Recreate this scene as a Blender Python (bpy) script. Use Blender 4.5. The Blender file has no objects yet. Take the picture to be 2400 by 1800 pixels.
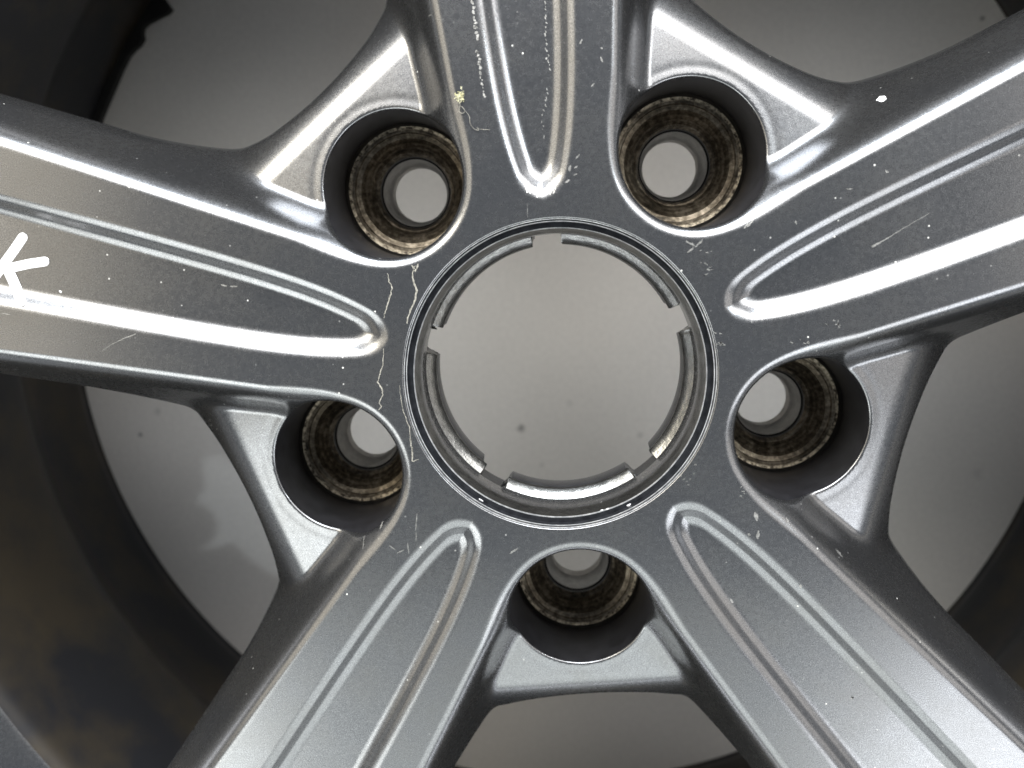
import bpy, math, random
import numpy as np
from mathutils import Matrix, Vector

# ------------------------------------------------------------------ camera, world, lights
sc = bpy.context.scene
H = 160.0                      # height of the hub face above the floor, mm
MM = 0.001
FPX = 2000.0                   # focal length in photo pixels (2400 px wide)
CAM = np.array([0.0, 27.6, 189.35])          # camera, mm, relative to the hub face centre
TA, TB = -0.152, 0.055
ca, sa, cb, sb = math.cos(TA), math.sin(TA), math.cos(TB), math.sin(TB)
CM = np.array([[1, 0, 0], [0, ca, -sa], [0, sa, ca]]) @ np.array([[cb, 0, sb], [0, 1, 0], [-sb, 0, cb]])

cd = bpy.data.cameras.new('camera')
cam = bpy.data.objects.new('camera', cd)
sc.collection.objects.link(cam)
m4 = Matrix([list(CM[i]) + [0] for i in range(3)] + [[0, 0, 0, 1]])
cam.matrix_world = Matrix.Translation(Vector((CAM[0] * MM, CAM[1] * MM, (CAM[2] + H) * MM))) @ m4
cd.sensor_width = 36.0
cd.lens = 36.0 * FPX / 2400.0
cd.clip_start = 0.01
cd.clip_end = 50.0
cd.dof.use_dof = True
cd.dof.focus_distance = 0.196
cd.dof.aperture_fstop = 13.0
sc.camera = cam

world = bpy.data.worlds.new('World')
sc.world = world
world.use_nodes = True
bg = world.node_tree.nodes['Background']
bg.inputs[0].default_value = (0.74, 0.85, 1.0, 1)
bg.inputs[1].default_value = 0.135


def area(name, pos, size, power, color, target=(0, 0, 0.14)):
    ld = bpy.data.lights.new(name, 'AREA')
    ld.shape = 'RECTANGLE'
    ld.size, ld.size_y = size
    ld.energy = power
    ld.color = color
    ob = bpy.data.objects.new(name, ld)
    sc.collection.objects.link(ob)
    ob.location = pos
    d = Vector(target) - Vector(pos)
    ob.rotation_euler = d.to_track_quat('-Z', 'Y').to_euler()
    return ob


sd = bpy.data.lights.new('patch_spot', 'SPOT')          # added narrow spot, lights a patch on the floor through the centre bore
sd.energy, sd.color, sd.spot_size, sd.spot_blend, sd.shadow_soft_size = 10, (0.84, 0.94, 1.0), math.radians(6.0), 0.1, 0.012
patch_spot = bpy.data.objects.new('patch_spot', sd)
sc.collection.objects.link(patch_spot)
patch_spot.location = (0.808, 0.513, 0.992)
patch_spot.rotation_euler = (Vector((-0.142, -0.090, 0)) - patch_spot.location).to_track_quat('-Z', 'Y').to_euler()
area('window_light', (-0.05, 1.55, 0.85), (1.1, 1.0), 40, (0.88, 0.94, 1.0))
area('warm_lamp', (-1.15, 0.95, 0.95), (0.5, 0.9), 9, (1.0, 0.92, 0.74))
area('fill_panel', (0.0, -0.71, 0.56), (1.0, 0.55), 3.2, (0.95, 1.0, 0.97))  # added ring of panels, fills the floor, open in the middle for dark hub reflections
area('fill_panel', (0.0, -0.33, 0.60), (0.7, 0.16), 0.22, (0.95, 1.0, 0.97))
area('fill_panel', (-0.44, -0.38, 0.56), (0.34, 0.34), 1.35, (0.97, 1.0, 0.96))
area('fill_panel', (0.44, -0.38, 0.56), (0.34, 0.34), 1.35, (0.96, 0.98, 1.0))
area('fill_panel', (-0.58, 0.10, 0.56), (0.50, 0.5), 1.0, (1.0, 0.89, 0.70))
area('fill_panel', (0.58, 0.10, 0.56), (0.50, 0.5), 0.9, (1.0, 0.94, 0.87))
area('fill_panel', (0.0, 0.58, 0.56), (1.6, 0.45), 12.0, (1.0, 0.98, 0.95))

sc.view_settings.view_transform = 'Standard'
sc.view_settings.look = 'None'
sc.view_settings.exposure = 0.0
sc.view_settings.gamma = 1.0
sc.view_settings.use_curve_mapping = False


# ------------------------------------------------------------------ materials
def nmat(name):
    m = bpy.data.materials.new(name)
    m.use_nodes = True
    nt = m.node_tree
    b = nt.nodes['Principled BSDF']
    return m, nt, b


def N(nt, t, **kw):
    n = nt.nodes.new(t)
    for k, v in kw.items():
        if k.startswith('i_'):
            n.inputs[k[2:].replace('_', ' ')].default_value = v
        else:
            setattr(n, k, v)
    return n


def noise(nt, co, scale, detail=3.0, rough=0.55):
    n = N(nt, 'ShaderNodeTexNoise')
    n.inputs['Scale'].default_value = scale
    n.inputs['Detail'].default_value = detail
    n.inputs['Roughness'].default_value = rough
    nt.links.new(co, n.inputs['Vector'])
    return n.outputs['Fac']


def ramp(nt, fac, stops):
    r = N(nt, 'ShaderNodeValToRGB')
    el = r.color_ramp.elements
    while len(el) < len(stops):
        el.new(0.5)
    for e, (p, c) in zip(el, stops):
        e.position = p
        e.color = (c[0], c[1], c[2], 1) if hasattr(c, '__len__') else (c, c, c, 1)
    nt.links.new(fac, r.inputs[0])
    return r.outputs[0]


def mixc(nt, fac, a, b, blend='MIX'):
    n = N(nt, 'ShaderNodeMix', data_type='RGBA', blend_type=blend)
    for sock, v in ((n.inputs[0], fac), (n.inputs[6], a), (n.inputs[7], b)):
        if hasattr(v, 'is_linked'):
            nt.links.new(v, sock)
        else:
            sock.default_value = v if not hasattr(v, '__len__') else (*v[:3], 1)
    return n.outputs[2]


def bump(nt, fac, strength, dist, bsdf):
    b = N(nt, 'ShaderNodeBump')
    b.inputs['Strength'].default_value = strength
    b.inputs['Distance'].default_value = dist
    nt.links.new(fac, b.inputs['Height'])
    nt.links.new(b.outputs[0], bsdf.inputs['Normal'])


def geo_pos(nt):
    return N(nt, 'ShaderNodeNewGeometry').outputs['Position']


def make_paint():
    m, nt, b = nmat('silver_wheel_paint')
    L = nt.links
    co = geo_pos(nt)
    flake = noise(nt, co, 4200, 1.0)
    grime = noise(nt, co, 60, 5.0, 0.6)
    fine = noise(nt, co, 900, 3.0, 0.6)
    col = ramp(nt, flake, [(0.26, (0.18, 0.183, 0.194)), (0.50, (0.262, 0.266, 0.278)), (0.77, (0.385, 0.39, 0.40))])
    col = mixc(nt, ramp(nt, grime, [(0.38, 0.0), (0.75, 0.35)]), col, (0.22, 0.21, 0.195))
    # dust specks
    v = N(nt, 'ShaderNodeTexVoronoi')
    v.inputs['Scale'].default_value = 900
    L.new(co, v.inputs['Vector'])
    sep = N(nt, 'ShaderNodeSeparateColor')
    L.new(v.outputs['Color'], sep.inputs[0])
    pick = ramp(nt, sep.outputs[0], [(0.965, 0.0), (0.97, 1.0)])
    dot = ramp(nt, v.outputs['Distance'], [(0.12, 1.0), (0.26, 0.0)])
    patch = ramp(nt, noise(nt, co, 130, 2.0), [(0.48, 0.0), (0.62, 1.0)])
    f = mixc(nt, 1.0, mixc(nt, 1.0, pick, dot, 'MULTIPLY'), patch, 'MULTIPLY')
    col = mixc(nt, f, col, (0.85, 0.84, 0.80))
    L.new(col, b.inputs['Base Color'])
    met = mixc(nt, f, (0.93, 0.93, 0.93), (0.0, 0.0, 0.0))
    L.new(met, b.inputs['Metallic'])
    rg = mixc(nt, ramp(nt, grime, [(0.35, 0.0), (0.7, 1.0)]), (0.25, 0.25, 0.25), (0.31, 0.31, 0.31))
    rg = mixc(nt, 0.25, rg, ramp(nt, fine, [(0.3, 0.12), (0.7, 0.35)]))
    L.new(rg, b.inputs['Roughness'])
    b.inputs['Coat Weight'].default_value = 0.35
    b.inputs['Coat Roughness'].default_value = 0.12
    hmix = mixc(nt, 0.35, flake, fine)
    bump(nt, hmix, 0.05, 0.0002, b)
    return m


def make_simple(name, c0, c1, scale, metal, rough, bs=0.2, bd=0.0003, lo=0.35, hi=0.65, detail=5.0):
    m, nt, b = nmat(name)
    co = geo_pos(nt)
    n = noise(nt, co, scale, detail, 0.62)
    nt.links.new(ramp(nt, n, [(lo, c0), (hi, c1)]), b.inputs['Base Color'])
    b.inputs['Metallic'].default_value = metal
    b.inputs['Roughness'].default_value = rough
    if bs:
        bump(nt, noise(nt, co, scale * 3, 3.0), bs, bd, b)
    return m


def make_seat():
    m, nt, b = nmat('worn_brown_seat_metal')
    co = N(nt, 'ShaderNodeTexCoord').outputs['Object']
    sep = N(nt, 'ShaderNodeSeparateXYZ')
    nt.links.new(co, sep.inputs[0])
    cx = N(nt, 'ShaderNodeCombineXYZ')
    nt.links.new(sep.outputs[0], cx.inputs[0])
    nt.links.new(sep.outputs[1], cx.inputs[1])
    ln = N(nt, 'ShaderNodeVectorMath', operation='LENGTH')
    nt.links.new(cx.outputs[0], ln.inputs[0])
    wob = N(nt, 'ShaderNodeMath', operation='MULTIPLY_ADD')
    nt.links.new(noise(nt, co, 160, 2.0), wob.inputs[0])
    wob.inputs[1].default_value = 0.0006
    nt.links.new(ln.outputs['Value'], wob.inputs[2])
    rv = N(nt, 'ShaderNodeCombineXYZ')
    nt.links.new(wob.outputs[0], rv.inputs[0])
    rings = noise(nt, rv.outputs[0], 1500, 2.0)
    blot = noise(nt, geo_pos(nt), 750, 5.0, 0.65)
    big = noise(nt, geo_pos(nt), 90, 2.0)
    f = mixc(nt, 0.35, blot, rings)
    f = mixc(nt, 0.30, f, big)
    col = ramp(nt, f, [(0.38, (0.016, 0.013, 0.009)), (0.50, (0.16, 0.128, 0.088)), (0.63, (0.52, 0.44, 0.33))])
    nt.links.new(col, b.inputs['Base Color'])
    b.inputs['Metallic'].default_value = 0.65
    b.inputs['Roughness'].default_value = 0.42
    bump(nt, f, 0.4, 0.0005, b)
    return m


def make_floor():
    m, nt, b = nmat('grey_floor')
    co = geo_pos(nt)
    n1 = noise(nt, co, 14, 4.0)
    n2 = noise(nt, co, 500, 2.0)
    col = ramp(nt, n1, [(0.3, (0.79, 0.76, 0.725)), (0.7, (0.85, 0.82, 0.785))])
    col = mixc(nt, ramp(nt, n2, [(0.3, 0.10), (0.7, 0.0)]), col, (0.3, 0.29, 0.28))
    # a few dark stains where they lie on the floor
    for (x, y, r, s) in STAINS:
        sub = N(nt, 'ShaderNodeVectorMath', operation='SUBTRACT')
        nt.links.new(co, sub.inputs[0])
        sub.inputs[1].default_value = (x, y, 0)
        ln = N(nt, 'ShaderNodeVectorMath', operation='LENGTH')
        nt.links.new(sub.outputs[0], ln.inputs[0])
        add = N(nt, 'ShaderNodeMath', operation='MULTIPLY_ADD')
        nt.links.new(noise(nt, co, 400, 2.0), add.inputs[0])
        add.inputs[1].default_value = r * 0.9
        nt.links.new(ln.outputs['Value'], add.inputs[2])
        dv = N(nt, 'ShaderNodeMath', operation='DIVIDE')
        nt.links.new(add.outputs[0], dv.inputs[0])
        dv.inputs[1].default_value = r * 2
        f = ramp(nt, dv.outputs[0], [(0.25, s), (0.75, 0.0)])
        col = mixc(nt, f, col, (0.09, 0.085, 0.08))
    nt.links.new(col, b.inputs['Base Color'])
    b.inputs['Roughness'].default_value = 0.62
    b.inputs['Specular IOR Level'].default_value = 0.3
    bump(nt, n2, 0.08, 0.0003, b)
    return m


# ------------------------------------------------------------------ wheel shape as an implicit solid (mm, spoke frame: u along the spoke)
C36, S36 = math.cos(math.radians(36)), math.sin(math.radians(36))
PHI = -84.95                                  # angle of the first lug bore
SPOKES = [PHI + 36 + 72 * k for k in range(5)]
LUG_R, BORE_R = 58.0, 16.9


def smax(a, b, k):
    h = np.maximum(k - np.abs(a - b), 0) / k
    return np.maximum(a, b) + h * h * k * 0.25


def smin(a, b, k):
    return -smax(-a, -b, k)


def rmax(a, b, R):
    return np.minimum(np.maximum(a, b), -R) + np.hypot(np.maximum(a + R, 0), np.maximum(b + R, 0))


def sramp(x, k):
    return np.where(x < -k, 0, np.where(x > k, x, (x + k) ** 2 / (4 * k)))


def height(u, v):
    v = np.abs(v)
    s = u * C36 + v * S36
    w = u * S36 - v * C36
    wp = 16.9 + 0.092 * sramp(u - 50, 6)
    a = (wp - v) * 0.9955
    wedge = smax(a, 52 - s, 10)
    circ = np.sqrt((s - LUG_R) ** 2 + w * w + 1e-6) - 17.7
    q = -smin(wedge, circ, 6.5)
    zw = -2.45 * sramp(q - 1.0, 3.0)
    zweb = -15.1 + 0.18 * (83 - s) - 1.6 * sramp(s - 86.4, 8.4)
    h = smax(zw, zweb, 5.5)
    h = h - 0.05 * np.exp(-((circ - 1.6) / 1.0) ** 2) * np.clip((-h - 7.0) / 4.0, 0, 1)
    vc = 9.9 + 0.040 * (u - 66) - 5.7 * np.exp(-np.maximum(u - 39, -6) / 13.0)
    d = smax(v - vc, 39.6 - u, 5.0)
    t = np.clip((0.8 - d) / 6.0, 0, 1)
    t2 = np.clip((0.8 - d - 1.9) / 2.2, 0, 1)
    h = h - 2.6 * t * t * (3 - 2 * t) - 0.45 * t2 * t2 * (3 - 2 * t2)
    return h


def plan(u, v):
    v = np.abs(v)
    s = u * C36 + v * S36
    w = u * S36 - v * C36
    gs = v - (32.3 + 0.060 * (u - 104))
    gw = (s - (88.6 + 0.0084 * w * w)) / np.sqrt(1 + (0.0168 * w) ** 2)
    g = -rmax(-gs, -gw, 9.0)
    wt = 1 / (1 + np.exp(-np.clip((gs - gw) / 3.5, -30, 30)))
    R3 = 2.2 + 1.4 * wt
    cbore = BORE_R - np.sqrt((s - LUG_R) ** 2 + w * w + 1e-6)
    return g, R3, cbore


def combine(h, gh, g, R3, cbore, r, z):
    F = rmax((z - h) / gh, g, R3)
    F = rmax(F, cbore, 0.8)
    F = rmax(F, 35.15 + 0.33 * np.maximum(-14.0 - z, 0) - r, 0.35)
    F = np.maximum(F, -52.0 - z)
    return np.maximum(F, r - 204.0)


def hgrad(u, v, e=0.05):
    hu = (height(u + e, v) - height(u - e, v)) / (2 * e)
    hv = (height(u, v + e) - height(u, v - e)) / (2 * e)
    return np.sqrt(1 + hu * hu + hv * hv)


def solid(P):
    u, v, z = P[:, 0], P[:, 1], P[:, 2]
    g, R3, cbr = plan(u, v)
    return combine(height(u, v), hgrad(u, v), g, R3, cbr, np.hypot(u, v), z)


def gradient(P, e=0.04):
    G = np.empty_like(P)
    for i in range(3):
        d = np.zeros(3)
        d[i] = e
        G[:, i] = solid(P + d) - solid(P - d)
    return G / (2 * e)


NT = 300


def build_sector():
    dth = math.radians(72) / NT
    th = (np.arange(NT + 2) - (NT + 1) / 2.0) * dth
    rr = np.concatenate([np.arange(34.0, 36.4, 0.3), np.arange(36.4, 150, 0.48), np.arange(150, 208, 2.0)])
    zz = np.concatenate([np.arange(-54, -30, 3.0), np.arange(-30, -18, 1.0), np.arange(-18, -5, 0.6), np.arange(-5, 1.6, 0.36)])
    T, Rr = np.meshgrid(th, rr, indexing='ij')
    U, V = Rr * np.cos(T), Rr * np.sin(T)
    h, gh = height(U, V), hgrad(U, V)
    g, R3, cbr = plan(U, V)
    F = combine(h[..., None], gh[..., None], g[..., None], R3[..., None], cbr[..., None], Rr[..., None], zz[None, None, :])
    ins = F < 0
    n0, n1, n2 = F.shape
    cnt = np.zeros((n0 - 1, n1 - 1, n2 - 1), np.int8)
    for a in (0, 1):
        for b in (0, 1):
            for c in (0, 1):
                cnt += ins[a:n0 - 1 + a, b:n1 - 1 + b, c:n2 - 1 + c]
    ci, cj, ck = np.nonzero((cnt > 0) & (cnt < 8))
    vid = -np.ones(cnt.shape, np.int64)
    vid[ci, cj, ck] = np.arange(len(ci))
    acc = np.zeros((len(ci), 3))
    num = np.zeros(len(ci))
    grids = (th, rr, zz)
    base = (ci, cj, ck)
    for ax in range(3):
        o1, o2 = [x for x in range(3) if x != ax]
        for p in (0, 1):
            for q in (0, 1):
                off = [0, 0, 0]
                off[o1], off[o2] = p, q
                A = [base[i] + off[i] for i in range(3)]
                B = list(A)
                B[ax] = A[ax] + 1
                fa, fb = F[tuple(A)], F[tuple(B)]
                cr = (fa < 0) != (fb < 0)
                t = np.where(cr, fa / np.where(cr, fa - fb, 1), 0)
                for i in range(3):
                    gA, gB = grids[i][A[i]], grids[i][B[i]]
                    acc[:, i] += np.where(cr, gA + t * (gB - gA), 0)
                num += cr
    acc /= num[:, None]
    P = np.stack([acc[:, 1] * np.cos(acc[:, 0]), acc[:, 1] * np.sin(acc[:, 0]), acc[:, 2]], 1)
    for _ in range(3):
        G = gradient(P)
        l2 = np.maximum((G * G).sum(1), 0.05)
        st = np.clip(solid(P) / l2, -0.4, 0.4)
        P = P - G * st[:, None]
    G = gradient(P)
    nrm = G / np.maximum(np.linalg.norm(G, axis=1), 1e-6)[:, None]
    quads = []
    # edges along theta: nodes i->i+1 (cells i), i in 1..NT
    for ax in range(3):
        o1, o2 = [x for x in range(3) if x != ax]
        sl0 = [slice(None)] * 3
        sl1 = [slice(None)] * 3
        sl0[ax] = slice(0, -1)
        sl1[ax] = slice(1, None)
        ch = ins[tuple(sl0)] != ins[tuple(sl1)]
        idx = np.array(np.nonzero(ch))
        ok = np.ones(idx.shape[1], bool)
        lim = [n0 - 1, n1 - 1, n2 - 1]
        for o in (o1, o2):
            ok &= (idx[o] >= 1) & (idx[o] <= lim[o] - 1)
        ok &= (idx[0] >= 1)
        idx = idx[:, ok]
        inside0 = ins[tuple(idx)]

        def cell(d1, d2):
            c = [idx[0], idx[1], idx[2]]
            c[o1] = c[o1] - d1
            c[o2] = c[o2] - d2
            return vid[tuple(c)]
        qd = np.stack([cell(1, 1), cell(0, 1), cell(0, 0), cell(1, 0)], 1)
        flip = inside0 if ax == 1 else ~inside0
        qd[flip] = qd[flip][:, ::-1]
        quads.append(qd)
    Q = np.concatenate(quads)
    Q = Q[(Q >= 0).all(1)]
    fn = np.cross(P[Q[:, 2]] - P[Q[:, 0]], P[Q[:, 3]] - P[Q[:, 1]])
    bad = (fn * nrm[Q].mean(1)).sum(1) < 0
    Q[bad] = Q[bad][:, ::-1]
    return P, nrm, Q


def mesh_from(name, P, Q, nrm=None, mats=(), midx=None, scale=MM):
    me = bpy.data.meshes.new(name)
    me.vertices.add(len(P))
    me.vertices.foreach_set('co', (P * scale).astype(np.float32).ravel())
    k = Q.shape[1]
    me.loops.add(len(Q) * k)
    me.loops.foreach_set('vertex_index', Q.astype(np.int32).ravel())
    me.polygons.add(len(Q))
    me.polygons.foreach_set('loop_start', np.arange(0, len(Q) * k, k, dtype=np.int32))
    me.polygons.foreach_set('use_smooth', np.ones(len(Q), bool))
    for m in mats:
        me.materials.append(m)
    if midx is not None:
        me.polygons.foreach_set('material_index', midx.astype(np.int32))
    me.update(calc_edges=True)
    me.validate()
    if nrm is not None:
        me.normals_split_custom_set_from_vertices(nrm.astype(np.float32))
    return me


def compact(P, nrm, Q):
    used, inv = np.unique(Q.ravel(), return_inverse=True)
    return P[used], nrm[used], inv.reshape(Q.shape)


def link(name, me, parent=None, loc=(0, 0, 0), rz=0.0):
    ob = bpy.data.objects.new(name, me)
    sc.collection.objects.link(ob)
    ob.parent = parent
    ob.location = loc
    ob.rotation_euler = (0, 0, rz)
    return ob


def unproject(px, z):
    d = CM @ np.array([(px[0] - 1200) / FPX, -(px[1] - 900) / FPX, -1.0])
    t = (z - CAM[2]) / d[2]
    return (CAM + t * d)[:2]


def spoke_frame(x, y):
    th = math.degrees(math.atan2(y, x))
    k = min(range(5), key=lambda k: abs((th - SPOKES[k] + 180) % 360 - 180))
    a = math.radians(-SPOKES[k])
    return x * math.cos(a) - y * math.sin(a), x * math.sin(a) + y * math.cos(a)


def surf(px):
    """photo pixel -> point on the wheel face, mm in the wheel frame"""
    z = 0.0
    for _ in range(12):
        x, y = unproject(px, z)
        u, v = spoke_frame(x, y)
        z = 0.5 * z + 0.5 * float(height(np.array(u), np.array(v)))
    return np.array([x, y, z])


# ------------------------------------------------------------------ floor
STAINS = []
for (px, r, s) in (((1221, 1004), 0.0022, 0.75), ((329, 1019), 0.0013, 0.85), ((2302, 43), 0.0013, 0.7),
                   ((1270, 1090), 0.0015, 0.2), ((1500, 1020), 0.0018, 0.25), ((1335, 945), 0.002, 0.15),
                   ((370, 965), 0.002, 0.3), ((2290, 1110), 0.003, 0.15)):
    x, y = unproject(px, -H)
    STAINS.append((x * MM, y * MM, r, s))
PAINT = make_paint()
FLOOR = make_floor()
BORE_DARK = make_simple('dark_bore_wall', (0.010, 0.010, 0.012), (0.022, 0.022, 0.026), 200, 0.0, 0.42, 0.1)  # near-black colour on the lug bore walls
SEAT = make_seat()
SEATRIM = make_simple('bright_worn_edge_metal', (0.05, 0.04, 0.03), (0.50, 0.43, 0.32), 900, 0.9, 0.35, 0.4, 0.0004, 0.40, 0.62)
DARKR = make_simple('black_ring', (0.006, 0.006, 0.006), (0.02, 0.018, 0.016), 300, 0.0, 0.35, 0.2)  # near-black rings at the seat top and the sleeve mouth
SLEEVE = make_simple('dull_bored_metal', (0.55, 0.53, 0.50), (0.70, 0.68, 0.64), 500, 0.2, 0.6, 0.2)
RAW = make_simple('machined_raw_aluminium', (0.24, 0.24, 0.235), (0.42, 0.42, 0.41), 300, 1.0, 0.26, 0.25, 0.0003, 0.3, 0.7)
GROOVE = make_simple('dark_reflection_step', (0.015, 0.016, 0.019), (0.04, 0.042, 0.048), 500, 0.4, 0.3, 0.2)  # dark reflections put into the colour of the ring steps and lip wall
LINE = make_simple('edge_highlight', (0.45, 0.46, 0.48), (0.85, 0.85, 0.85), 600, 0.7, 0.35, 0.3)  # highlight along the ring's edges put into the colour
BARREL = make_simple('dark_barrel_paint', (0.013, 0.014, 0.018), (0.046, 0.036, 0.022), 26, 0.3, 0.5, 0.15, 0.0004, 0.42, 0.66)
BLACK = make_simple('black_strip', (0.004, 0.004, 0.004), (0.012, 0.012, 0.012), 100, 0.0, 0.7, 0.2)
WHITE = make_simple('white_marker_paint', (0.80, 0.80, 0.82), (0.86, 0.86, 0.87), 200, 0.0, 0.5, 0.1)
CHIP = make_simple('bare_scratched_metal', (0.20, 0.20, 0.19), (0.62, 0.61, 0.59), 900, 0.5, 0.42, 0.4)
CRACK = make_simple('pale_crack_dirt', (0.12, 0.115, 0.10), (0.42, 0.40, 0.35), 1500, 0.0, 0.7, 0.3)
FLUFF = make_simple('yellow_fluff', (0.45, 0.42, 0.20), (0.75, 0.73, 0.55), 900, 0.0, 0.9, 0.3)

g = 1.4
gx = np.array([[-g, -g, 0], [g, -g, 0], [g, g, 0], [-g, g, 0]])
fl = link('floor', mesh_from('floor', gx, np.array([[0, 1, 2, 3]]), None, (FLOOR,), scale=1.0))
fl['kind'] = 'structure'

# ------------------------------------------------------------------ wheel
wheel = bpy.data.objects.new('alloy_wheel', None)
sc.collection.objects.link(wheel)
wheel['label'] = 'scuffed silver five spoke alloy wheel without a centre cap lying on the grey floor'
wheel['category'] = 'wheel'
HUBLOC = (0, 0, H * MM)

P, NR, Q = build_sector()
qc = P[Q].mean(1)
qn = NR[Q].mean(1)
vlim = 15.9 + 0.095 * np.maximum(qc[:, 0] - 50, 0) + 7.5 + 0.02 * (qc[:, 0] - 60)
is_spoke = ((qc[:, 0] > 64) & (np.abs(qc[:, 1]) < vlim)) | (np.hypot(qc[:, 0], qc[:, 1]) > 99)
lug = np.array([LUG_R * C36, LUG_R * S36])
dl = np.hypot(qc[:, 0] - lug[0], np.abs(qc[:, 1]) - lug[1])
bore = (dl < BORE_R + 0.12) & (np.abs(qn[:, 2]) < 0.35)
sP, sN, sQ = compact(P, NR, Q[is_spoke])
hP, hN, hQ = compact(P, NR, Q[~is_spoke])
hb = bore[~is_spoke]
AP, AN, AQ, AM = [], [], [], []
for k in range(5):
    a = math.radians(SPOKES[k])
    Rm = np.array([[math.cos(a), -math.sin(a), 0], [math.sin(a), math.cos(a), 0], [0, 0, 1]])
    AP.append(hP @ Rm.T)
    AN.append(hN @ Rm.T)
    AQ.append(hQ + k * len(hP))
    AM.append(hb)
hub = link('hub', mesh_from('hub', np.concatenate(AP), np.concatenate(AQ), np.concatenate(AN), (PAINT, BORE_DARK), np.concatenate(AM)), wheel, HUBLOC)
spoke_me = mesh_from('spoke', sP, sQ, sN, (PAINT,))
spokes = [link('spoke', spoke_me, wheel, HUBLOC, math.radians(a)) for a in SPOKES]


def lathe(name, prof, mats, seg=192, mi=None, closed=False, rfun=None, sharp=28):
    """prof: list of (r, z) mm; faces point towards the left of the profile direction"""
    n = len(prof)
    ang = np.linspace(0, 2 * np.pi, seg, endpoint=False)
    PP = np.zeros((seg, n, 3))
    for j, (r, z) in enumerate(prof):
        for i, t in enumerate(ang):
            rj, zj = rfun(t, r, z, j) if rfun else (r, z)
            PP[i, j] = (rj * math.cos(t), rj * math.sin(t), zj)
    qs, ms = [], []
    nn = n if closed else n - 1
    for i in range(seg):
        i2 = (i + 1) % seg
        for j in range(nn):
            j2 = (j + 1) % n
            qs.append((i * n + j, i2 * n + j, i2 * n + j2, i * n + j2))
            ms.append(mi[j] if mi else 0)
    me = mesh_from(name, PP.reshape(-1, 3), np.array(qs), None, mats, np.array(ms))
    me.set_sharp_from_angle(angle=math.radians(sharp))
    return me


# centre ring that once held the cap: stepped rim, bore wall and a lip with five notches on the spoke axes
rng = random.Random(4)
prof = [(35.3, -0.9), (35.10, -0.30), (34.95, -0.35), (34.90, -1.5), (34.72, -1.5), (34.66, -0.75), (34.42, -0.75),
        (34.34, -2.4), (33.25, -2.45), (33.10, -2.45), (33.00, -2.75), (32.45, -5.6), (32.15, -6.2), (32.05, -9.0), (32.0, -12.6), (31.95, -13.2),
        (31.1, -14.0), (29.95, -15.1), (29.7, -15.7), (29.7, -20.5), (30.15, -24.0), (30.5, -25.0), (31.2, -25.5)]
mi = [0, 1, 1, 2, 2, 1, 2, 2, 1, 1, 0, 0, 3, 3, 3, 0, 0, 0, 2, 2, 2, 2]


def notch(t, r, z, j):
    if z < -13.0:
        d = min(abs((math.degrees(t) - a + 180) % 360 - 180) for a in SPOKES)
        jag = 0.5 * math.sin(t * 97) + 0.35 * math.sin(t * 211 + j)
        wdt = 7.8 - (0 if z < -18 else 1.6) + jag
        f = min(max((wdt - d) / 1.4, 0), 1)
        return r + (33.7 - r) * f if r < 33.7 else r, z
    return r, z


ring = link('centre_ring', lathe('centre_ring', prof, (RAW, LINE, GROOVE, PAINT), 720, mi, rfun=notch), wheel, HUBLOC)

# lug seats
sp = [(17.2, -32.2), (16.75, -33.2), (16.2, -33.9), (15.5, -34.2), (14.7, -34.3), (14.45, -34.9), (13.3, -35.35), (13.0, -35.95), (11.6, -37.1), (11.3, -37.7), (10.3, -39.2), (9.9, -39.4), (9.35, -40.6)]
smi = [1, 1, 2] + [0] * 20
seat_me = lathe('lug_seat', sp, (SEAT, DARKR, SEATRIM), 128, smi[:len(sp) - 1])
sl = [(9.35, -40.6), (9.2, -41.6), (8.8, -41.9), (8.65, -42.4), (8.25, -47.0), (7.45, -48.4), (7.35, -52.0), (9.0, -52.2)]
slmi = [0, 0, 1, 1, 1, 1, 1]
sleeve_me = lathe('sleeve', sl, (DARKR, SLEEVE), 96, slmi)
for k in range(5):
    a = math.radians(PHI + 72 * k)
    loc = (LUG_R * MM * math.cos(a), LUG_R * MM * math.sin(a), H * MM)
    so = link('lug_seat', seat_me, wheel, loc, a * 3.1 + k)
    link('sleeve', sleeve_me, so)

# barrel
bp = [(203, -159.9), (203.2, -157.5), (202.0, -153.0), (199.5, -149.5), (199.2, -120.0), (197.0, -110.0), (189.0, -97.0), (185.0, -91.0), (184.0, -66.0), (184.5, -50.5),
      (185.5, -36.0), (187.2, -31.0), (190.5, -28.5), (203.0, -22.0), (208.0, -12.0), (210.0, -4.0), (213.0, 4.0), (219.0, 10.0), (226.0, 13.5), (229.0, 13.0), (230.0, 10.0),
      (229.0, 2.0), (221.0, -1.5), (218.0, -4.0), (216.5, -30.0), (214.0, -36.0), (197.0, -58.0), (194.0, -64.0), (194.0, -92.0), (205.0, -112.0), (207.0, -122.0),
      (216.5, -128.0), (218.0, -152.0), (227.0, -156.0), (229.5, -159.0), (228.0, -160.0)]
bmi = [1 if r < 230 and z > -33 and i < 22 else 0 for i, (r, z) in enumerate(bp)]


def soften(prof, it=2):
    for _ in range(it):
        o = []
        for i in range(len(prof)):
            a, b = np.array(prof[i]), np.array(prof[(i + 1) % len(prof)])
            o += [tuple(a * .75 + b * .25), tuple(a * .25 + b * .75)]
        prof = o
    return prof


barrel = link('barrel', lathe('barrel', soften(bp), (BARREL, PAINT), 256, [m for m in bmi for _ in range(4)], closed=True, sharp=60), wheel, HUBLOC)


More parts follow.
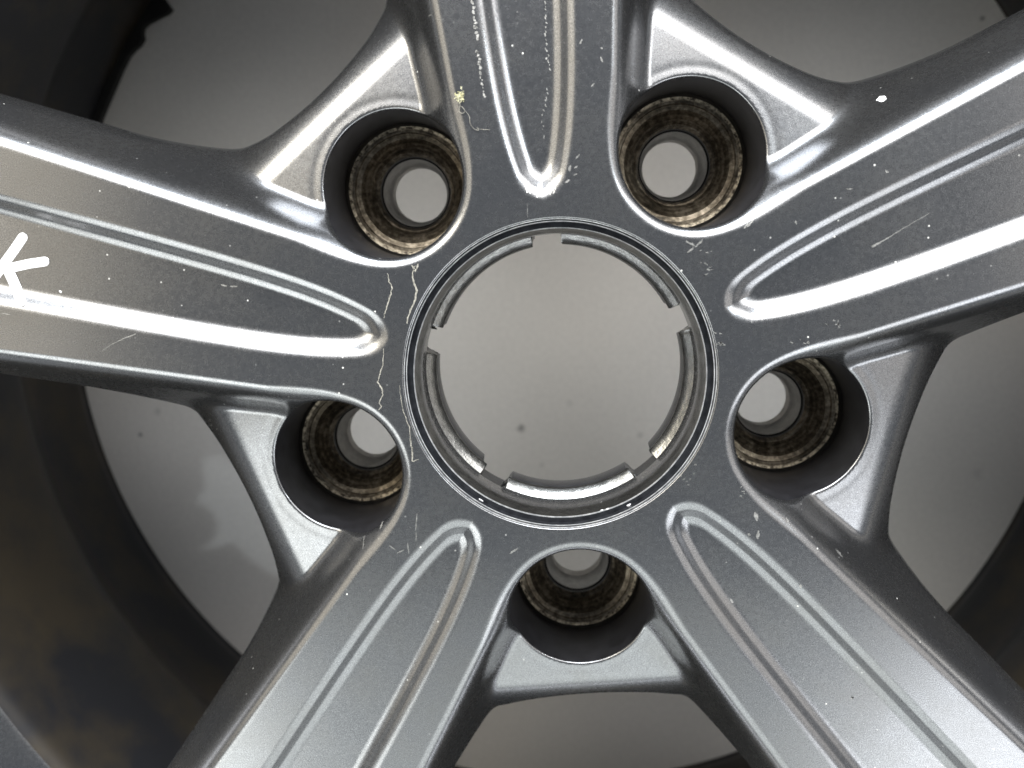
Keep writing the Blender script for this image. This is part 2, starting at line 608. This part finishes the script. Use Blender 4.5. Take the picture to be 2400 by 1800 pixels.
# ------------------------------------------------------------------ draped marks
def strip(pts, width, lift=0.04, jag=0.0, seed=0, taper=True, sub=1):
    """flat ribbon with thickness on the wheel face along photo pixels; width in mm (scalar or list)"""
    r_ = random.Random(seed)
    pp = []
    for i in range(len(pts) - 1):
        n = max(1, sub)
        for k in range(n):
            f = k / n
            pp.append((pts[i][0] * (1 - f) + pts[i + 1][0] * f, pts[i][1] * (1 - f) + pts[i + 1][1] * f))
    pp.append(pts[-1])
    c = [surf((p[0] + r_.uniform(-jag, jag), p[1] + r_.uniform(-jag, jag))) for p in pp]
    V, Qs = [], []
    for i in range(len(c)):
        a, b = c[max(i - 1, 0)], c[min(i + 1, len(c) - 1)]
        d = (b - a)[:2]
        d = d / (np.linalg.norm(d) + 1e-9)
        nrm = np.array([-d[1], d[0]])
        w = width if not hasattr(width, '__len__') else np.interp(i / (len(c) - 1), np.linspace(0, 1, len(width)), width)
        if taper:
            w = w * (0.25 + 0.75 * math.sin(math.pi * (0.08 + 0.84 * i / max(len(c) - 1, 1)))) * r_.uniform(0.6, 1.3)
        for sgn in (-1, 1):
            xy = c[i][:2] + nrm * sgn * w / 2
            u, v = spoke_frame(*xy)
            V.append((xy[0], xy[1], float(height(np.array(u), np.array(v))) + lift))
        if i:
            k = 2 * i
            Qs.append((k - 2, k - 1, k + 1, k))
    return V, Qs


class Marks:
    def __init__(self):
        self.V, self.Q = [], []

    def add(self, vq):
        b = len(self.V)
        self.V += vq[0]
        self.Q += [tuple(i + b for i in q) for q in vq[1]]

    def build(self, name, mat, parent):
        me = mesh_from(name, np.array(self.V), np.array(self.Q), None, (mat,))
        ob = link(name, me, None, HUBLOC)
        return ob


def paint_letter():
    """the white hand-painted K: three round-ended strokes lying in the spoke channel"""
    strokes = [((53, 557), (34, 585), (-6, 640), (-32, 676), 24), ((105, 613), (70, 618), (34, 626), (12, 630), 23),
               ((20, 634), (31, 657), (41, 680), (50, 706), 25)]
    V, T = [], []
    for si, st in enumerate(strokes):
        wpx = st[-1] / 2
        pts = []
        for i in range(3):
            for k in range(8):
                f = k / 8
                pts.append((st[i][0] * (1 - f) + st[i + 1][0] * f, st[i][1] * (1 - f) + st[i + 1][1] * f))
        pts.append(st[3])
        d0 = np.array(pts[0]) - np.array(pts[1])
        d0 = d0 / np.linalg.norm(d0)
        rows = []
        for e in (0.97, 0.85, 0.6, 0.3):
            rows.append((np.array(pts[0]) + d0 * e * wpx, wpx * math.sqrt(1 - e * e)))
        for p in pts:
            rows.append((np.array(p), wpx))
        d1 = np.array(pts[-1]) - np.array(pts[-2])
        d1 = d1 / np.linalg.norm(d1)
        for e in (0.3, 0.6, 0.85, 0.97):
            rows.append((np.array(pts[-1]) + d1 * e * wpx, wpx * math.sqrt(1 - e * e)))
        base = len(V)
        NC = 6
        for i, (c, hw) in enumerate(rows):
            a = rows[max(i - 1, 0)][0]
            b = rows[min(i + 1, len(rows) - 1)][0]
            d = (b - a) / (np.linalg.norm(b - a) + 1e-9)
            nr = np.array([-d[1], d[0]])
            for j in range(NC + 1):
                f = j / NC * 2 - 1
                q = surf(c + nr * f * hw)
                q[2] += 0.05 + 0.03 * si + 0.12 * (1 - f ** 4)
                V.append(tuple(q))
            if i:
                for j in range(NC):
                    p0 = base + (i - 1) * (NC + 1) + j
                    T.append((p0, p0 + NC + 1, p0 + NC + 2, p0 + 1))
    return np.array(V), np.array(T)


def attach(ob, parent):
    """child of parent while staying where it is (parents are only turned about the axis at hub height)"""
    a = parent.rotation_euler[2]
    ob.parent = parent
    ob.location = (0, 0, 0)
    ob.rotation_euler = (0, 0, -a)


LV, LT = paint_letter()
letter = link('painted_letter', mesh_from('painted_letter', LV, LT, None, (WHITE,)), None, HUBLOC)
attach(letter, spokes[3])
letter['label'] = 'white hand painted letter K in the spoke channel'

# hairline dirt cracks beside the centre ring
ck_ = Marks()
D = 2400 / 2212.0
o5 = lambda x, y: (800 + x / 2.765, 600 + y / 2.765)
ck_.add(strip([o5(*p) for p in [(300, 110), (310, 170), (330, 200), (318, 260), (300, 320), (280, 370), (275, 400)]], 0.30, jag=1.2, seed=1, sub=4))
ck_.add(strip([o5(*p) for p in [(480, 60), (460, 110), (465, 160), (490, 220), (480, 280), (455, 330), (430, 400), (425, 440)]], 0.42, jag=1.4, seed=2, sub=4))
ck_.add(strip([o5(*p) for p in [(455, 60), (480, 95), (500, 50)]], 0.5, jag=1.4, seed=12, sub=3))
ck_.add(strip([o5(*p) for p in [(275, 600), (272, 690), (250, 760), (235, 820), (265, 860), (268, 900), (245, 950), (258, 975), (240, 1000)]], 0.30, jag=1.3, seed=3, sub=4))
ck_.add(strip([o5(*p) for p in [(380, 840), (385, 930), (410, 1030), (440, 1110), (450, 1200), (465, 1300)]], 0.2, jag=1.2, seed=4, sub=4))
ck_.add(strip([o5(*p) for p in [(440, 1180), (455, 1240), (462, 1330), (500, 1320)]], 0.26, jag=1.4, seed=5, sub=4))
cracks = ck_.build('hairline_cracks', CRACK, hub)
cracks['kind'] = 'stuff'
attach(cracks, hub)

sr = Marks()
o2 = lambda x, y: (800 + x / 2.765, y / 2.765)
rr_ = random.Random(7)
# rubbed chips along the channel edges of the upright spoke
for (x0, y0, x1, y1, n, w) in [(850, 0, 880, 250, 13, 0.9), (880, 330, 900, 440, 6, 1.0), (900, 450, 930, 640, 9, 0.6),
                               (1318, 0, 1325, 290, 11, 0.35), (1325, 300, 1350, 450, 7, 0.4), (1330, 560, 1320, 700, 5, 0.25), (1300, 700, 1310, 900, 6, 0.2)]:
    for i in range(n):
        f = (i + rr_.random() * 0.6) / n
        x, y = x0 + (x1 - x0) * f + rr_.uniform(-6, 6), y0 + (y1 - y0) * f
        ln = rr_.uniform(8, 26)
        sr.add(strip([o2(x, y), o2(x + rr_.uniform(-4, 6), y + ln * 0.5), o2(x + rr_.uniform(-2, 10), y + ln)], w * rr_.uniform(0.4, 1.0), seed=i, jag=0.8, sub=2))
sr_main, sr = sr, Marks()
# nicks around the ends of the channels and on the plateau
for (x, y, dx, dy, w) in [(1545, 1000, -25, 28, 0.35), (1530, 1075, -20, 15, 0.35), (1530, 1125, -25, 12, 0.35), (1480, 1165, -30, 20, 0.4), (1485, 1070, -8, 40, 0.6),
                          (1560, 255, -15, 30, 0.4), (1680, 310, 14, 6, 0.35), (1680, 370, 12, 30, 0.45), (1640, 540, -20, 20, 0.25), (1205, 1320, 2, 90, 0.12),
                          (590, 90, -25, 15, 0.3)]:
    sr.add(strip([o2(x, y), o2(x + dx * .5, y + dy * .5), o2(x + dx, y + dy)], w, seed=int(x), jag=0.4, sub=2))
o3 = lambda x, y: (1600 + x / 2.765, y / 2.765)
sr.add(strip([o3(1225, 1600), o3(1300, 1560), o3(1430, 1480), o3(1600, 1380)], [0.5, 0.3, 0.15, 0.1], seed=31, jag=0.6, sub=5, taper=False))
for (x, y, dx, dy, w) in [(1060, 1225, 40, -4, 0.3), (1310, 1105, 22, 10, 0.5), (420, 1470, 35, -45, 0.5), (395, 1480, 30, -35, 0.4), (20, 1560, 60, 30, 0.5), (80, 1600, 50, -50, 0.4),
                          (30, 1640, 40, -40, 0.35), (730, 1430, 8, 22, 0.4)]:
    sr.add(strip([o3(x, y), o3(x + dx * .5, y + dy * .5 + 3), o3(x + dx, y + dy)], w, seed=int(x), jag=1.0, sub=3))
o4 = lambda x, y: (x / 2.765, 600 + y / 2.765)
sr.add(strip([o4(880, 505), o4(800, 535), o4(720, 575), o4(660, 615)], [0.28, 0.15, 0.1], seed=41, jag=0.3, sub=4, taper=False))
for (x, y, dx, dy, w) in [(395, 235, 6, -16, 0.7), (1430, 185, 40, 10, 0.4), (1490, 195, 50, 4, 0.4), (0, 370, 70, 10, 0.2)]:
    sr.add(strip([o4(x, y), o4(x + dx * .5, y + dy * .5), o4(x + dx, y + dy)], w, seed=int(x), jag=0.6, sub=3))
o8 = lambda x, y: (800 + x / 2.765, 1200 + y / 2.765)
for (x, y, dx, dy, w) in [(490, 10, -8, 110, 0.25), (485, 130, 0, 60, 0.2), (310, 215, 40, 30, 0.25), (360, 268, 50, -25, 0.3), (1090, 270, 55, -35, 0.5), (430, 200, 6, 70, 0.2),
                          (270, 60, -20, 50, 0.4), (150, 150, -12, 90, 0.3)]:
    sr.add(strip([o8(x, y), o8(x + dx * .5, y + dy * .5), o8(x + dx, y + dy)], w, seed=int(x), jag=0.6, sub=4))
o9 = lambda x, y: (1600 + x / 2.765, 1200 + y / 2.765)
for (x, y, dx, dy, w) in [(470, 0, 12, 60, 0.9), (490, 120, -6, 55, 0.8), (430, 140, 2, 16, 0.7), (670, 35, 15, 30, 0.5), (310, 560, 15, 30, 0.5), (760, 470, 5, 20, 0.5), (1095, 1200, 8, 4, 0.8),
                          (990, 240, 45, 50, 0.4)]:
    sr.add(strip([o9(x, y), o9(x + dx * .5, y + dy * .5), o9(x + dx, y + dy)], w, seed=int(x), jag=0.8, sub=3))
o6 = lambda x, y: (1600 + x / 2.765, 600 + y / 2.765)
for i in range(46):
    cx, cy, sx, sy = rr_.choice([(160, 40, 60, 120), (240, 560, 25, 60), (980, 440, 50, 30), (780, 560, 90, 30), (40, 1440, 60, 80), (380, 1540, 30, 40)])
    x, y = rr_.gauss(cx, sx * .5), rr_.gauss(cy, sy * .5)
    sr.add(strip([o6(x, y), o6(x + rr_.uniform(-10, 10), y + rr_.uniform(-8, 8)), o6(x + rr_.uniform(-22, 22), y + rr_.uniform(-12, 12))], rr_.uniform(0.15, 0.4), seed=i, jag=0.4, sub=2))
sr_fine, sr = sr, sr_main
# bright flakes of bare metal at the inner end of the upright channel
for i in range(26):
    a = rr_.uniform(0, 1)
    x, y = 1190 + 200 * a, 1255 - 60 * rr_.random() + 25 * math.sin(math.pi * a)
    sr.add(strip([o2(x, y), o2(x + 3, y - 18), o2(x + (a - 0.5) * 30, y - rr_.uniform(20, 50))], rr_.uniform(0.3, 0.8), seed=i, jag=0.8, sub=2))
scr = sr.build('scratches', CHIP, hub)
scr['kind'] = 'stuff'
attach(scr, hub)
NICK = make_simple('fine_nick_metal', (0.18, 0.18, 0.175), (0.42, 0.415, 0.40), 900, 0.6, 0.4, 0.4)
fin = sr_fine.build('fine_nicks', NICK, hub)
fin['kind'] = 'stuff'
attach(fin, hub)


# white paint chip on the shoulder of the right-hand spoke
def blob(name, cpx, rx, ry, rot, mat, parent, n=14, lift=0.1, seed=0):
    r_ = random.Random(seed)
    V = []
    c = surf(cpx)
    V.append((c[0], c[1], c[2] + lift * 2))
    for i in range(n):
        t = 2 * math.pi * i / n
        k = r_.uniform(0.75, 1.15)
        px = (cpx[0] + (rx * math.cos(t) * math.cos(rot) - ry * math.sin(t) * math.sin(rot)) * k,
              cpx[1] + (rx * math.cos(t) * math.sin(rot) + ry * math.sin(t) * math.cos(rot)) * k)
        q = surf(px)
        V.append((q[0], q[1], q[2] + lift * 0.3))
    T = np.array([(0, 1 + (i + 1) % n, 1 + i) for i in range(n)])
    ob = link(name, mesh_from(name, np.array(V), T, None, (mat,)), None, HUBLOC)
    attach(ob, parent)
    return ob


blob('paint_chip', (2066, 232), 13, 7, -0.25, WHITE, spokes[1], seed=3)
blob('paint_chip', (142, 684), 4, 3, 0.8, WHITE, spokes[3], seed=4)


# white flakes of old paint caught in the stepped rim of the centre ring
FLAKE_V, FLAKE_T = [], []
for i in range(10):
    t = 2 * math.pi * i / 10
    FLAKE_V.append((0.62 * math.cos(t), 0.27 * math.sin(t) + 0.1 * math.cos(t) ** 2, 0.0))
FLAKE_V += [(x * 0.75, y * 0.75, 0.22) for x, y, z in FLAKE_V]
FLAKE_T = [(i, (i + 1) % 10, 10 + (i + 1) % 10, 10 + i) for i in range(10)]
fme = bpy.data.meshes.new('paint_flake')
fme.from_pydata([tuple(c * MM for c in v) for v in FLAKE_V], [], FLAKE_T + [tuple(range(10, 20))])
fme.materials.append(WHITE)
for (px, py, zf, k) in ((1127, 1173, -2.4, 1.0), (1252, 1232, -1.5, 0.9), (1293, 1233, -1.5, 1.1), (1336, 1234, -1.5, 1.0), (1359, 1233, -1.5, 0.4), (1411, 1196, -2.4, 0.6), (1424, 1193, -2.4, 0.7), (1474, 1184, -2.4, 0.9)):
    fx, fy = unproject((px, py), zf)
    fo = link('paint_flake', fme, ring, (fx * MM, fy * MM, zf * MM), math.atan2(fy, fx) + math.pi / 2)
    fo.scale = (k, k, k)

# lint fibre with a yellow fluff ball caught on the spoke edge
def tube(pts, rad, mat, name, lift=0.25, seg=5):
    cs = [surf(p) + np.array([0, 0, lift]) for p in pts]
    fine = []
    for i in range(len(cs) - 1):
        p0, p1, p2, p3 = cs[max(i - 1, 0)], cs[i], cs[i + 1], cs[min(i + 2, len(cs) - 1)]
        for k in range(5):
            t = k / 5
            fine.append(0.5 * ((2 * p1) + (-p0 + p2) * t + (2 * p0 - 5 * p1 + 4 * p2 - p3) * t * t + (-p0 + 3 * p1 - 3 * p2 + p3) * t ** 3))
    fine.append(cs[-1])
    V, Qs = [], []
    for i, c in enumerate(fine):
        d = fine[min(i + 1, len(fine) - 1)] - fine[max(i - 1, 0)]
        d = d / (np.linalg.norm(d) + 1e-9)
        n1 = np.cross(d, [0, 0, 1.0])
        n1 /= np.linalg.norm(n1) + 1e-9
        n2 = np.cross(d, n1)
        for k in range(seg):
            a = 2 * math.pi * k / seg
            V.append(c + rad * (n1 * math.cos(a) + n2 * math.sin(a)))
        if i:
            for k in range(seg):
                b0 = (i - 1) * seg
                Qs.append((b0 + k, b0 + (k + 1) % seg, b0 + seg + (k + 1) % seg, b0 + seg + k))
    return np.array(V), np.array(Qs)


fv, fq = tube([o2(*p) for p in [(765, 640), (770, 690), (765, 725), (790, 735), (800, 715), (780, 690), (800, 715), (830, 755), (835, 800), (860, 835), (890, 845), (880, 828), (900, 838), (960, 842)]], 0.06, CRACK, 'f')
lint = bpy.data.objects.new('lint', None)
sc.collection.objects.link(lint)
c0 = surf(o2(770, 625))
lint.location = (c0[0] * MM, c0[1] * MM, (c0[2] + H) * MM)
lint['label'] = 'thin pale lint fibre with a tiny yellowish fluff ball on the upright spoke'
lint['category'] = 'lint'
link('fibre', mesh_from('fibre', fv - c0, fq, None, (CRACK,)), lint)
rf = random.Random(9)
V, T = [], []
for i in range(60):
    a = np.array([rf.gauss(0, .38), rf.gauss(0, .62), 0.35 + rf.gauss(0, .15)])
    d = np.array([rf.gauss(0, 1), rf.gauss(0, 1), rf.gauss(0, .5)])
    d = d / np.linalg.norm(d) * 0.7
    e = np.cross(d, [0.3, 0.2, 1]) * 0.09
    b = len(V)
    V += [a - e, a + e, a + d + e, a + d - e]
    T.append((b, b + 1, b + 2, b + 3))
link('fluff', mesh_from('fluff', np.array(V), np.array(T), None, (FLUFF,)), lint)

# torn black strip stuck to the inner edge of the barrel
zt = -150.0
outl = [(150, -60), (380, -60), (374, -20), (392, 5), (404, 22), (396, 32), (372, 44), (350, 56), (338, 66), (336, 78), (338, 92), (330, 106), (318, 116), (304, 132), (290, 160), (268, 210), (246, 262), (232, 300), (150, 300)]
ov = [unproject(p, zt) for p in outl]
n = len(ov)
V = [(x, y, zt + 1.5) for x, y in ov] + [(x, y, zt - 1.5) for x, y in ov]
me = bpy.data.meshes.new('torn_strip')
me.from_pydata([tuple(c * MM for c in v) for v in V], [], [tuple(range(n))[::-1], tuple(range(n, 2 * n))] + [(i, (i + 1) % n, n + (i + 1) % n, n + i) for i in range(n)])
me.materials.append(BLACK)
me.update()
ts = link('torn_strip', me, None, HUBLOC)
ts['label'] = 'torn ragged black strip stuck inside the wheel barrel near the floor'
ts['category'] = 'strip'
